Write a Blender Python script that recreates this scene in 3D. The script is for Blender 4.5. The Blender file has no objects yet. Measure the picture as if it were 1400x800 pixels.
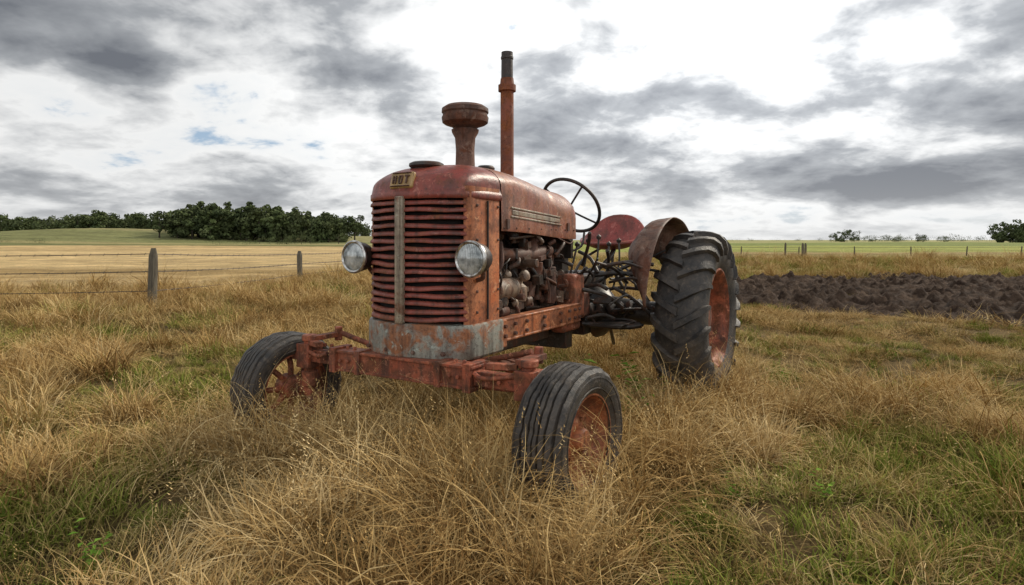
import bpy, math, random
from math import sin, cos, pi, radians, sqrt, atan2
from mathutils import Vector, Matrix, noise as mn
random.seed(7)
scene = bpy.context.scene
scene.view_settings.view_transform = 'Standard'
scene.view_settings.look = 'None'
scene.view_settings.exposure = 0

# ------------------------------------------------------------------ node helpers
class NT:
    def __init__(s, tree):
        s.t = tree; s.n = tree.nodes; s.l = tree.links
    def node(s, typ, **kw):
        n = s.n.new(typ)
        for k, v in kw.items(): setattr(n, k, v)
        return n
    def put(s, sock, v):
        if isinstance(v, bpy.types.NodeSocket): s.l.new(v, sock)
        else:
            if isinstance(v, (tuple, list)) and len(v) == 3 and sock.type == 'RGBA': v = (*v, 1)
            sock.default_value = v
    def math(s, op, a, b=0.0, c=None, clamp=False):
        n = s.node('ShaderNodeMath', operation=op, use_clamp=clamp)
        s.put(n.inputs[0], a); s.put(n.inputs[1], b)
        if c is not None: s.put(n.inputs[2], c)
        return n.outputs[0]
    def mix(s, f, a, b, blend='MIX'):
        n = s.node('ShaderNodeMix', data_type='RGBA', blend_type=blend)
        s.put(n.inputs[0], f); s.put(n.inputs[6], a); s.put(n.inputs[7], b)
        return n.outputs[2]
    def noise(s, vec, scale, detail=4, rough=.5, dist=0.0):
        n = s.node('ShaderNodeTexNoise')
        if vec is not None: s.l.new(vec, n.inputs['Vector'])
        n.inputs['Scale'].default_value = scale; n.inputs['Detail'].default_value = detail
        n.inputs['Roughness'].default_value = rough; n.inputs['Distortion'].default_value = dist
        return n.outputs[0]
    def ramp(s, f, stops, interp='LINEAR'):
        n = s.node('ShaderNodeValToRGB'); r = n.color_ramp; r.interpolation = interp
        while len(r.elements) < len(stops): r.elements.new(.5)
        for e, (p, c) in zip(r.elements, stops):
            e.position = p
            e.color = (c, c, c, 1) if not isinstance(c, (tuple, list)) else (*c, 1)
        s.put(n.inputs[0], f)
        return n.outputs[0]
    def mapv(s, vec, scale):
        n = s.node('ShaderNodeMapping'); s.l.new(vec, n.inputs[0]); n.inputs['Scale'].default_value = scale
        return n.outputs[0]

def new_mat(name):
    m = bpy.data.materials.new(name); m.use_nodes = True
    nt = NT(m.node_tree); b = m.node_tree.nodes['Principled BSDF']
    return m, nt, b

def bump(nt, b, h, strength=.3, dist=.01):
    n = nt.node('ShaderNodeBump'); n.inputs['Strength'].default_value = strength
    n.inputs['Distance'].default_value = dist
    nt.l.new(h, n.inputs['Height']); nt.l.new(n.outputs[0], b.inputs['Normal'])

def rusty(name, base, base2, rust=(.25, .08, .03), dark=(.03, .018, .013), rust_lo=.48, rust_hi=.6, dark_amt=.6, rough=.52, spec=.5):
    m, nt, b = new_mat(name)
    tc = nt.node('ShaderNodeTexCoord').outputs['Object']
    n1 = nt.noise(tc, 2.6, 5, .6)
    c = nt.mix(nt.ramp(n1, [(.38, 0.), (.62, 1.)]), base, base2)
    n2 = nt.noise(tc, 7.0, 8, .68, .4)
    rm = nt.ramp(n2, [(rust_lo, 0.), (rust_hi, 1.)])
    rc = nt.mix(nt.noise(tc, 34, 3, .7), (rust[0]*.35, rust[1]*.3, rust[2]*.35), (rust[0]*1.5, rust[1]*1.6, rust[2]*1.5))
    c = nt.mix(rm, c, rc)
    st = nt.noise(nt.mapv(tc, (16, 16, 1.3)), 1.0, 6, .65)
    c = nt.mix(nt.math('MULTIPLY', nt.ramp(st, [(.47, 0.), (.69, 1.)]), dark_amt), c, dark)
    sp = nt.noise(tc, 55, 4, .75)
    c = nt.mix(nt.math('MULTIPLY', nt.ramp(sp, [(.53, 0.), (.66, 1.)]), .65), c, dark)
    ch = nt.noise(tc, 15, 6, .8, .6)
    c = nt.mix(nt.math('MULTIPLY', nt.ramp(ch, [(.58, 0.), (.63, 1.)]), .5), c, (min(1, base2[0]*1.5+.08), base2[1]*1.9+.07, base2[2]*2+.06))
    gr = nt.noise(tc, 4.3, 7, .7, .8)
    c = nt.mix(nt.math('MULTIPLY', nt.ramp(gr, [(.49, 0.), (.67, 1.)]), .55), c, (dark[0]*2.2, dark[1]*2.0, dark[2]*2.0))
    nt.l.new(c, b.inputs['Base Color'])
    r = nt.math('ADD', nt.math('MULTIPLY', rm, .3), rough-.1, clamp=True)
    nt.l.new(nt.math('ADD', r, nt.math('MULTIPLY', sp, .15)), b.inputs['Roughness'])
    b.inputs['Specular IOR Level'].default_value = spec
    h = nt.math('ADD', nt.math('MULTIPLY', n2, .6), nt.math('MULTIPLY', sp, .35))
    bump(nt, b, h, .6, .009)
    return m

M = {}
M['red'] = rusty('faded_red_paint', (.23, .040, .028), (.31, .075, .048), rust_lo=.54, rust_hi=.69, dark_amt=.55, rough=.40)
M['slat'] = rusty('grille_paint', (.20, .038, .027), (.28, .068, .045), rust_lo=.5, rust_hi=.64, dark_amt=.8)
M['hood'] = rusty('hood_paint', (.31, .09, .055), (.41, .19, .12), rust=(.32, .10, .036), rust_lo=.46, rust_hi=.6, dark_amt=.6, rough=.35)
M['orange'] = rusty('orange_rust_paint', (.46, .13, .045), (.54, .21, .09), rust=(.27, .08, .028), rust_lo=.47, rust_hi=.61, dark_amt=.7)
M['axle'] = rusty('axle_rust', (.33, .074, .032), (.42, .125, .058), rust=(.17, .056, .025), rust_lo=.45, rust_hi=.58, dark_amt=.85, rough=.65)
M['plate'] = rusty('weathered_plate', (.30, .29, .24), (.23, .235, .20), rust=(.32, .12, .05), rust_lo=.47, rust_hi=.58, dark_amt=.75, rough=.45)
M['brown'] = rusty('brown_rust', (.10, .05, .036), (.16, .08, .055), rust=(.15, .055, .03), dark_amt=.8, rough=.7)
M['fender'] = rusty('fender_rust', (.14, .07, .048), (.21, .115, .075), rust=(.14, .05, .027), dark_amt=.8, rough=.6)
M['dark'] = rusty('oily_metal', (.03, .024, .02), (.055, .042, .033), rust=(.12, .045, .022), rust_lo=.5, rust_hi=.65, dark=(.008, .007, .006), dark_amt=.8, rough=.45)
M['engine'] = rusty('engine_iron', (.07, .042, .03), (.13, .08, .052), rust=(.17, .058, .026), dark=(.012, .01, .008), dark_amt=.8, rough=.55)
M['beige'] = rusty('corroded_alloy', (.27, .19, .13), (.38, .28, .20), rust=(.19, .08, .04), rust_lo=.5, rust_hi=.65, dark_amt=.8, rough=.55)
M['seat'] = rusty('seat_paint', (.30, .052, .042), (.36, .08, .06), rust_lo=.57, rust_hi=.7, dark_amt=.45, rough=.42)
M['trim'] = rusty('tarnished_trim', (.46, .40, .30), (.34, .27, .19), rust=(.25, .1, .05), rust_lo=.5, rust_hi=.62, dark_amt=.6, rough=.45)
M['black'] = rusty('black_pipe', (.022, .02, .018), (.045, .034, .03), rust=(.09, .035, .02), rust_lo=.55, rust_hi=.7, dark_amt=.5, rough=.5)
M['pipe'] = rusty('exhaust_rust', (.26, .072, .036), (.19, .062, .035), rust=(.27, .085, .03), rust_lo=.45, rust_hi=.6, dark_amt=.7, rough=.7)
M['gold'] = rusty('brass_badge', (.50, .32, .12), (.40, .25, .10), rust=(.2, .09, .03), rust_lo=.55, rust_hi=.68, dark_amt=.5, rough=.35)
m, nt, b = new_mat('dark_cavity'); b.inputs['Base Color'].default_value = (.012, .009, .008, 1); b.inputs['Roughness'].default_value = .9; M['cavity'] = m

m, nt, b = new_mat('tyre_rubber')
tc = nt.node('ShaderNodeTexCoord').outputs['Object']
c = nt.mix(nt.ramp(nt.noise(tc, 6, 6, .65), [(.4, 0.), (.68, 1.)]), (.022, .021, .021), (.08, .068, .057))
c = nt.mix(nt.math('MULTIPLY', nt.ramp(nt.noise(tc, 28, 6, .75), [(.53, 0.), (.68, 1.)]), .55), c, (.18, .14, .10))
sx = nt.node('ShaderNodeSeparateXYZ'); nt.l.new(tc, sx.inputs[0])
mudm = nt.math('MULTIPLY', nt.math('SUBTRACT', 1.0, nt.math('DIVIDE', sx.outputs[2], .60), clamp=True), nt.ramp(nt.noise(tc, 9, 6, .7), [(.32, 0.), (.58, 1.)]))
c = nt.mix(nt.math('MULTIPLY', mudm, .9), c, (.14, .10, .065))
nt.l.new(c, b.inputs['Base Color']); b.inputs['Roughness'].default_value = .5
bump(nt, b, nt.noise(tc, 45, 6, .75), .7, .012)
M['tyre'] = m

m, nt, b = new_mat('chrome_ring'); b.inputs['Metallic'].default_value = .9
tc = nt.node('ShaderNodeTexCoord').outputs['Object']
nt.l.new(nt.mix(nt.ramp(nt.noise(tc, 30, 6, .7), [(.45, 0.), (.65, 1.)]), (.6, .6, .58), (.14, .09, .06)), b.inputs['Base Color'])
b.inputs['Roughness'].default_value = .3
M['chrome'] = m
m, nt, b = new_mat('lamp_glass')
tc = nt.node('ShaderNodeTexCoord').outputs['Object']
w = nt.node('ShaderNodeTexWave'); w.inputs['Scale'].default_value = 28; w.bands_direction = 'X'; nt.l.new(tc, w.inputs[0])
nt.l.new(nt.mix(nt.ramp(nt.noise(tc, 14, 5, .6), [(.35, 0.), (.65, 1.)]), (.12, .14, .145), (.68, .72, .72)), b.inputs['Base Color'])
b.inputs['Roughness'].default_value = .1; b.inputs['Coat Weight'].default_value = .6
b.inputs['Metallic'].default_value = .3
bump(nt, b, w.outputs[1], .5, .006)
M['glass'] = m
m, nt, b = new_mat('wood_post')
tc = nt.node('ShaderNodeTexCoord').outputs['Object']
st = nt.noise(nt.mapv(tc, (30, 30, 2)), 1, 8, .7)
nt.l.new(nt.mix(nt.ramp(st, [(.35, 0.), (.65, 1.)]), (.05, .042, .03), (.17, .15, .11)), b.inputs['Base Color'])
b.inputs['Roughness'].default_value = .9; bump(nt, b, st, .8, .02)
M['wood'] = m
m, nt, b = new_mat('wire_steel')
b.inputs['Base Color'].default_value = (.05, .042, .04, 1); b.inputs['Roughness'].default_value = .6
M['wire'] = m

# ------------------------------------------------------------------ mesh helpers
def link(o, parent=None):
    scene.collection.objects.link(o)
    if parent: o.parent = parent
    return o
def mesh_obj(name, verts, faces, mat, parent=None, smooth=True, angle=38):
    me = bpy.data.meshes.new(name); me.from_pydata([tuple(v) for v in verts], [], faces); me.update()
    if mat: me.materials.append(mat)
    if smooth:
        me.polygons.foreach_set('use_smooth', [True]*len(me.polygons))
        me.set_sharp_from_angle(angle=radians(angle))
    o = bpy.data.objects.new(name, me)
    return link(o, parent)
class Geo:
    def __init__(s): s.v = []; s.f = []
    def add(s, v, f):
        k = len(s.v); s.v += [Vector(a) for a in v]; s.f += [tuple(i+k for i in q) for q in f]
    def out(s, name, mat, parent=None, smooth=True, angle=38, bev=0):
        o = mesh_obj(name, s.v, s.f, mat, parent, smooth, angle)
        if bev:
            md = o.modifiers.new('bevel', 'BEVEL'); md.width = bev; md.segments = 2; md.limit_method = 'ANGLE'; md.angle_limit = radians(40)
        return o
def frame(d):
    d = Vector(d).normalized()
    a = Vector((0, 0, 1)) if abs(d.z) < .9 else Vector((1, 0, 0))
    u = d.cross(a).normalized(); return u, d.cross(u).normalized(), d
def g_box(g, c, s, rot=None, taper=1.0):
    c = Vector(c); hx, hy, hz = s[0]/2, s[1]/2, s[2]/2
    vs = []
    for z in (-1, 1):
        for x, y in ((-1, -1), (1, -1), (1, 1), (-1, 1)):
            k = taper if z > 0 else 1
            p = Vector((x*hx*k, y*hy*k, z*hz))
            if rot: p = rot @ p
            vs.append(c+p)
    g.add(vs, [(0, 3, 2, 1), (4, 5, 6, 7), (0, 1, 5, 4), (1, 2, 6, 5), (2, 3, 7, 6), (3, 0, 4, 7)])
def R(ax, deg): return Matrix.Rotation(radians(deg), 3, ax)
def g_lathe(g, o, d, prof, seg=28):
    u, w, d = frame(d); o = Vector(o); vs = []; fs = []
    n = len(prof)
    for i in range(seg):
        a = 2*pi*i/seg; r = u*cos(a)+w*sin(a)
        for (rad, h) in prof: vs.append(o+r*max(rad, 1e-4)+d*h)
    for i in range(seg):
        j = (i+1) % seg
        for k in range(n-1): fs.append((i*n+k, j*n+k, j*n+k+1, i*n+k+1))
    g.add(vs, fs)
def g_cyl(g, p0, p1, r0, r1=None, seg=20):
    r1 = r0 if r1 is None else r1
    p0 = Vector(p0); d = Vector(p1)-p0; L = d.length
    e = min(r0, r1)*.12
    g_lathe(g, p0, d, [(0, 0), (r0-e, 0), (r0, e), (r1, L-e), (r1-e, L), (0, L)], seg)
def g_tube(g, pts, r, seg=10, sm=4):
    P = [Vector(p) for p in pts]
    if sm and len(P) > 2:
        Q = []
        for i in range(len(P)-1):
            p0 = P[max(i-1, 0)]; p1 = P[i]; p2 = P[i+1]; p3 = P[min(i+2, len(P)-1)]
            for k in range(sm):
                t = k/sm
                Q.append(.5*((2*p1)+(p2-p0)*t+(2*p0-5*p1+4*p2-p3)*t*t+(3*p1-p0-3*p2+p3)*t**3))
        Q.append(P[-1]); P = Q
    u = None; vs = []; fs = []
    for i, p in enumerate(P):
        d = (P[min(i+1, len(P)-1)]-P[max(i-1, 0)]).normalized()
        if u is None: u, w, _ = frame(d)
        else:
            u = (u-d*u.dot(d)).normalized(); w = d.cross(u)
        for k in range(seg):
            a = 2*pi*k/seg; vs.append(p+(u*cos(a)+w*sin(a))*r)
    for i in range(len(P)-1):
        for k in range(seg):
            j = (k+1) % seg; fs.append((i*seg+k, i*seg+j, (i+1)*seg+j, (i+1)*seg+k))
    fs.append(tuple(range(seg))[::-1]); fs.append(tuple(range((len(P)-1)*seg, len(P)*seg)))
    g.add(vs, fs)
def g_grid(g, rows, closed=False):
    n = len(rows[0]); vs = [p for r in rows for p in r]; fs = []
    for i in range(len(rows)-1):
        for k in range(n if closed else n-1):
            j = (k+1) % n; fs.append((i*n+k, i*n+j, (i+1)*n+j, (i+1)*n+k))
    g.add(vs, fs)
def empty(name, loc=(0, 0, 0), rz=0):
    o = bpy.data.objects.new(name, None); o.location = loc; o.rotation_euler = (0, 0, rz)
    scene.collection.objects.link(o); return o
def thick(o, t, off=-1):
    md = o.modifiers.new('solid', 'SOLIDIFY'); md.thickness = t; md.offset = off

# ------------------------------------------------------------------ camera
cam = bpy.data.cameras.new('camera'); co = bpy.data.objects.new('camera', cam); scene.collection.objects.link(co)
co.location = (0, 0, 1.3); co.rotation_euler = (pi/2, 0, 0)
cam.sensor_width = 36; cam.lens = 21.6; cam.shift_y = -.0514; cam.clip_end = 9000; cam.clip_start = .05
scene.camera = co

# ------------------------------------------------------------------ sun + world
SAZ, SEL = radians(52), radians(36)
sun = bpy.data.lights.new('sun', 'SUN'); so = bpy.data.objects.new('sun', sun); scene.collection.objects.link(so)
sd = Vector((sin(SAZ)*cos(SEL), cos(SAZ)*cos(SEL), sin(SEL)))
so.rotation_euler = (-sd).to_track_quat('-Z', 'Y').to_euler()
sun.energy = 3.0; sun.angle = radians(10); sun.color = (1, .90, .75)

world = bpy.data.worlds.new('World'); scene.world = world; world.use_nodes = True
wt = world.node_tree; wt.nodes.clear(); nt = NT(wt)
sky = nt.node('ShaderNodeTexSky', sky_type='NISHITA'); sky.sun_disc = False
sky.sun_elevation = SEL; sky.sun_rotation = SAZ; sky.air_density = 1.0; sky.dust_density = 1.0
gen = nt.node('ShaderNodeTexCoord').outputs['Generated']
sp = nt.node('ShaderNodeSeparateXYZ'); nt.l.new(gen, sp.inputs[0]); X, Y, Z = sp.outputs
az = nt.math('ARCTAN2', X, Y); el = nt.math('ARCSINE', Z)
AE = nt.node('ShaderNodeCombineXYZ'); nt.l.new(az, AE.inputs[0]); nt.l.new(el, AE.inputs[1]); AE = AE.outputs[0]
zz = nt.math('ADD', nt.math('MAXIMUM', Z, 0.0), .27)
cb = nt.node('ShaderNodeCombineXYZ')
nt.l.new(nt.math('DIVIDE', X, zz), cb.inputs[0]); nt.l.new(nt.math('DIVIDE', Y, zz), cb.inputs[1])
cb.inputs[2].default_value = 3.3
P = cb.outputs[0]
def blob(px, py, sx, sy, w, base):
    a = atan2(px-700, 840); e = math.atan((328-py)/840*cos(a)); kx, ky = 840./sx, 840./sy
    v = nt.node('ShaderNodeVectorMath', operation='MULTIPLY_ADD'); nt.l.new(AE, v.inputs[0])
    v.inputs[1].default_value = (kx, ky, 0); v.inputs[2].default_value = (-a*kx, -e*ky, 0)
    d = nt.node('ShaderNodeVectorMath', operation='DOT_PRODUCT'); nt.l.new(v.outputs[0], d.inputs[0]); nt.l.new(v.outputs[0], d.inputs[1])
    return nt.math('MULTIPLY_ADD', nt.math('POWER', .36788, d.outputs['Value']), w, base)
n1 = nt.noise(P, 1.7, 7, .54, .2)
n2 = nt.noise(P, 6.5, 4, .6, .3)
D = nt.math('MULTIPLY_ADD', n1, 1.7, .485-.85)
D = nt.math('ADD', D, nt.math('MULTIPLY_ADD', n2, .46, -.23))
for bl in [(60, 10, 190, 50, .20), (200, 92, 70, 24, .24), (290, 118, 60, 34, -.36), (10, 115, 90, 16, -.30), (400, 95, 80, 26, .05),
           (900, 135, 120, 30, .34), (1190, 165, 190, 45, .30), (1370, 30, 120, 45, .26), (1230, 10, 90, 20, .12), (1250, 245, 260, 20, .26), (880, 205, 130, 20, .20),
           (1055, 105, 60, 26, -.28), (1240, 62, 70, 22, -.26), (1100, 298, 420, 13, -.24), (1300, 205, 90, 12, -.16), (620, 110, 120, 110, -.22),
           (100, 240, 200, 16, .10), (80, 155, 110, 20, -.10), (340, 180, 110, 20, -.12), (480, 30, 90, 22, -.06)]:
    D = blob(*bl, D)
cov = nt.ramp(D, [(.10, 0.), (.24, 1.)], 'EASE')
col = nt.ramp(D, [(.10, (.84, .87, .90)), (.34, (.93, .94, .95)), (.47, (.70, .715, .735)), (.61, (.38, .40, .43)), (.86, (.17, .185, .215))])
amp = blob(1050, 70, 330, 150, .75, .86); amp = blob(620, 90, 240, 200, .25, amp)
amp = nt.math('MULTIPLY_ADD', nt.math('MAXIMUM', nt.math('MULTIPLY', Y, -1.0), 0.0), .8, amp)  # added fill: unseen sky behind the camera brightened to light the scene
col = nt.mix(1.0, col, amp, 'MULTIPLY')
col10 = nt.mix(1.0, col, (10, 9.95, 9.8), 'MULTIPLY')
skyc = nt.mix(.75, sky.outputs[0], (3.4, 4.7, 6.3))
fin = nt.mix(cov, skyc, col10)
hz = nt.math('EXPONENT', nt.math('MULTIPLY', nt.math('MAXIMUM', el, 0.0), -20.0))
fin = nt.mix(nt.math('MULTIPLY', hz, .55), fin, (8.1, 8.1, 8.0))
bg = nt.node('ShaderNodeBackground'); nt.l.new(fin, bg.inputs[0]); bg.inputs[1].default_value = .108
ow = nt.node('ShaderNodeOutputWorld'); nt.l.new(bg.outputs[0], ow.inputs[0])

# ------------------------------------------------------------------ terrain
def pn(x, y, s, z=0.0): return mn.noise(Vector((x*s, y*s, z)))
def fb(x, y, s, z=0.0, o=4):
    r = 0; a = 1
    for i in range(o): r += a*pn(x, y, s, z+i*7.3); s *= 2.1; a *= .5
    return r
def sm(a, b, x):
    t = max(0, min(1, (x-a)/(b-a))); return t*t*(3-2*t)
def in_mud(x, y):
    q = ((x-13.2)/10.0)**2+((y-14.2)/6.9)**2
    return 1-q+fb(x, y, .35, 3, 4)*.5
def H(x, y):
    r = sqrt(x*x+y*y)
    h = .06*fb(x, y, .5, 1, 3)*sm(1, 4, r)
    h += .4*fb(x, y, .012, 5, 2)*sm(40, 150, r)
    h += 5.6*math.exp(-((x+160)/62)**2-((y-245)/60)**2)
    h += 3.5*math.exp(-((x+290)/110)**2-((y-330)/80)**2)
    h += 2.5*math.exp(-((x+60)/60)**2-((y-290)/50)**2)
    return h
angs = []
a = -180.
while a < 180:
    angs.append(a); a += .5 if -58 < a < 58 else 4
rads = [.35*(1.031**i) for i in range(0, 1000)]
rads = [r for r in rads if r < 5200]
gv = [(0, 0, H(0, 0))]; gf = []
def lerp3(c, d, t): return [c[i]*(1-t)+d[i]*t for i in range(3)]
def gcol(x, y):
    n = fb(x, y, .09, 11, 3); n2 = fb(x, y, .6, 12, 3)
    straw = (.44+.07*n2, .32+.05*n2, .14+.02*n2)
    gold = (.66+.07*n2, .48+.05*n2, .235+.03*n2)
    right = sm(-4, 6, x)
    t = sm(11, 20, y+n*2)
    c = [.19, .13, .055]
    c = lerp3(c, [gold[i]*(1-right)+straw[i]*right for i in range(3)], t)
    if y > 20:
        c = lerp3(c, (.40, .27, .11), .8*sm(-.15, .4, fb(x*.2, y*2.0, .05, 20, 3))*(1-right))
        c = lerp3(c, (.30, .27, .09), .6*sm(0, .4, fb(x*.25, y*2.2, .04, 20, 2))*right)
    c = lerp3(c, (.36, .38, .095), sm(62, 68, y+n*3)*right)
    c = lerp3(c, (.24, .28, .08), sm(140, 150, y)*right)
    c = lerp3(c, (.40, .38, .16), sm(280, 290, y)*right)
    L = 1-right
    c = lerp3(c, (.19, .20, .075), sm(112, 120, y+n*3)*L)
    c = lerp3(c, (.38, .33, .145), sm(140, 146, y+x*.12+n*3)*L)
    c = lerp3(c, (.23, .235, .095), sm(180, 186, y-x*.08)*L)
    c = lerp3(c, (.34, .31, .14), sm(212, 216, y+x*.1)*L)
    return c
for r in rads:
    for a in angs:
        x = r*sin(radians(a)); y = r*cos(radians(a))
        gv.append((x, y, H(x, y)))
na = len(angs)
for j in range(na): gf.append((0, 1+j, 1+(j+1) % na))
for i in range(len(rads)-1):
    for j in range(na):
        k = (j+1) % na; gf.append((1+i*na+j, 1+(i+1)*na+j, 1+(i+1)*na+k, 1+i*na+k))
m, nt, b = new_mat('ground_mat')
at = nt.node('ShaderNodeAttribute'); at.attribute_name = 'gcol'
pos = nt.node('ShaderNodeNewGeometry').outputs['Position']
nA = nt.noise(pos, .5, 8, .7); nB = nt.noise(pos, 9, 7, .8)
nS = nt.noise(nt.mapv(pos, (.12, 1.2, 1)), .5, 6, .7)
nC = nt.noise(nt.mapv(pos, (.03, .06, 1)), 1.0, 9, .75)
c = nt.mix(1.0, at.outputs['Color'], nt.ramp(nA, [(.3, .6), (.7, 1.25)]), 'MULTIPLY')
c = nt.mix(1.0, c, nt.ramp(nB, [(.3, .45), (.7, 1.45)]), 'MULTIPLY')
c = nt.mix(1.0, c, nt.ramp(nS, [(.3, .6), (.7, 1.3)]), 'MULTIPLY')
c = nt.mix(1.0, c, nt.ramp(nC, [(.3, .7), (.7, 1.2)]), 'MULTIPLY')
nt.l.new(c, b.inputs['Base Color']); b.inputs['Roughness'].default_value = .95; b.inputs['Specular IOR Level'].default_value = .1
bump(nt, b, nB, .9, .08)
g = mesh_obj('ground', gv, gf, m, None, True, 180)
ca = g.data.color_attributes.new('gcol', 'FLOAT_COLOR', 'POINT')
buf = []
for v in gv: buf += [*gcol(v[0], v[1]), 1]
ca.data.foreach_set('color', buf)

# ploughed soil
m, nt, b = new_mat('soil_mat')
pos = nt.node('ShaderNodeNewGeometry').outputs['Position']
nA = nt.noise(pos, 2.2, 8, .75)
c = nt.mix(nt.ramp(nA, [(.42, 0.), (.72, 1.)]), (.042, .026, .018), (.17, .115, .08))
nt.l.new(c, b.inputs['Base Color']); b.inputs['Roughness'].default_value = .9; b.inputs['Specular IOR Level'].default_value = .12
bump(nt, b, nt.noise(pos, 16, 7, .8), 1.0, .08)
rows = []
NX, NY = 400, 270
for j in range(NY):
    row = []
    for i in range(NX):
        x = 1.5+25*i/(NX-1); y = 6.2+17*j/(NY-1)
        q = in_mud(x, y)
        w = sm(0, .3, q)
        bb = abs(pn(x, y, 1.1, 2))*.20+max(0, pn(x, y, 4.5, 5))*.26+abs(pn(x, y, 9.5, 8))*.12
        z = H(x, y)+(-.12 if q < 0 else -.12+w*(.12+bb-.02))
        row.append((x, y, z))
    rows.append(row)
G = Geo(); g_grid(G, rows); G.out('ploughed_soil', m, None, True, 180)

# ------------------------------------------------------------------ tractor
T = empty('tractor', (-.61, 3.61, 0), radians(-30.8))
def cat(ctrl, n):
    P = [Vector(p) for p in ctrl]; out = []
    m_ = len(P)-1
    for q in range(n+1):
        f = q/n*m_; i = min(int(f), m_-1); t = f-i
        p0 = P[max(i-1, 0)]; p1 = P[i]; p2 = P[i+1]; p3 = P[min(i+2, m_)]
        out.append(.5*((2*p1)+(p2-p0)*t+(2*p0-5*p1+4*p2-p3)*t*t+(3*p1-p0-3*p2+p3)*t**3))
    return out
half = [(0, -.062), (.11, -.05), (.21, -.02), (.29, .02), (.345, .07), (.368, .14)]
gcv = cat([(-x, y) for x, y in half[::-1]]+half[1:], 40)
full = [(.368, .14), (.374, .24), (.375, .42)]
fcv = cat([(-x, y) for x, y in full[::-1]]+[(-x, y) for x, y in half[::-1]][1:]+half[1:]+full[1:], 60)
def offs(cv, d):
    out = []
    for i, p in enumerate(cv):
        t = (cv[min(i+1, len(cv)-1)]-cv[max(i-1, 0)]).normalized()
        n = Vector((t.y, -t.x)); out.append(p+n*d)
    return out
def strip(g, cv, prof, jit=0.0, seed=0):
    rows = []
    for (d, z) in prof:
        rows.append([(p.x, p.y+jit*mn.noise(Vector((p.x*4, seed*3.7, 0))), z+jit*mn.noise(Vector((p.x*5, seed*1.7, 4)))) for p in offs(cv, d)])
    g_grid(g, rows)
G = Geo()
NS = 16
for i in range(NS):
    z = .843+i*(1.518-.843)/(NS-1)
    strip(G, gcv, [(-.035, z+.010), (-.012, z-.006), (.004, z-.013), (.009, z-.012), (.011, z-.007), (.008, z+.004), (-.002, z+.013), (-.012, z+.014), (-.035, z+.012)], .011, i)
o = G.out('grille_slats', M['slat'], T, angle=50)
G = Geo(); strip(G, gcv, [(-.045, .80), (-.045, 1.57)]); G.out('grille_dark_backing', M['cavity'], T)  # near-black backing sheet, its colour stands for the shade between slats
G = Geo(); g_box(G, (0, .24, 1.15), (.6, .24, .68)); G.out('radiator_core', M['black'], T, bev=.01)
G = Geo(); g_box(G, (0, -.074, 1.185), (.058, .03, .735)); g_box(G, (0, -.090, 1.185), (.022, .012, .72)); G.out('grille_bar', M['trim'], T, bev=.006)
G = Geo()
for s in (1, -1):
    rows = []
    for z in (.80, .95, 1.2, 1.45, 1.61):
        rows.append([(s*.345, .075, z), (s*.362, .082, z), (s*.374, .10, z), (s*.378, .14, z), (s*.379, .25, z), (s*.38, .40, z), (s*.372, .412, z), (s*.34, .412, z)])
    g_grid(G, rows)
G.out('nose_side_panels', M['orange'], T)
G = Geo()
for s in (1, -1): g_box(G, (s*.383, .27, 1.18), (.006, .012, .70))
G.out('panel_seam', M['cavity'], T)
G = Geo(); strip(G, fcv, [(-.02, 1.538), (.008, 1.538), (.013, 1.545), (.013, 1.575), (.006, 1.582), (.002, 1.60), (0, 1.61)])
rows = []
N = len(fcv)
for k in range(15):
    th = k/14*pi/2; row = []
    for i, p in enumerate(fcv):
        ph = pi*(1-i/(N-1))
        ex = 2/2.5
        x1 = .375*math.copysign(abs(cos(ph))**ex, cos(ph)); z1 = 1.61+.165*abs(sin(ph))**ex
        y1 = .42
        dn = .006*mn.noise(Vector((p.x*7, p.y*7, k*.35)))*sin(2*th)
        row.append((p.x+(x1-p.x)*(1-cos(th)), p.y+(y1-p.y)*(1-cos(th))+dn, 1.61+(z1-1.61)*sin(th)+dn))
    rows.append(row)
g_grid(G, rows)
G.out('nose_cowl', M['red'], T, angle=50)
def hw(y): return .378-.07*sm(.42, 1.75, y)
def htop(y): return 1.775-.08*sm(.5, 1.75, y)
rows = []
for y in [.428, .45, .52, .6, .7, .8, .9, 1.0, 1.1, 1.2, 1.22, 1.24, 1.32, 1.4, 1.48, 1.55, 1.64, 1.69, 1.72]:
    a_ = hw(y); zt = htop(y); zb = 1.355-.05*sm(.42, 1.7, y); row = []; f_ = sm(.5, 1.7, y)
    if y == 1.22: a_ -= .006; zt -= .006
    if y == 1.69: a_ -= .012; zt -= .02
    if y == 1.72: a_ -= .045; zt -= .06
    zs = 1.61-.14*f_
    row += [(-a_+.02, y, zb), (-a_, y, zb), (-a_-.003, y, zb+.02), (-a_, y, zs-.1), (-a_, y, zs)]
    for k in range(1, 24):
        ph = pi*(1-k/24); ex = 2/(2.5-.35*f_)
        dn = 1+.018*mn.noise(Vector((k*.35, y*5, 3)))
        row.append((a_*math.copysign(abs(cos(ph))**ex, cos(ph))*dn, y, zs+(zt-zs)*abs(sin(ph))**ex*dn))
    row += [(a_, y, zs), (a_, y, zs-.1), (a_+.003, y, zb+.02), (a_, y, zb), (a_-.02, y, zb)]
    rows.append(row)
G = Geo(); g_grid(G, rows)
k = len(G.v); G.v += [Vector(p) for p in rows[-1]]; G.f.append(tuple(range(k, k+len(rows[-1]))))
G.out('hood', M['hood'], T, angle=40)
G = Geo()
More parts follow.
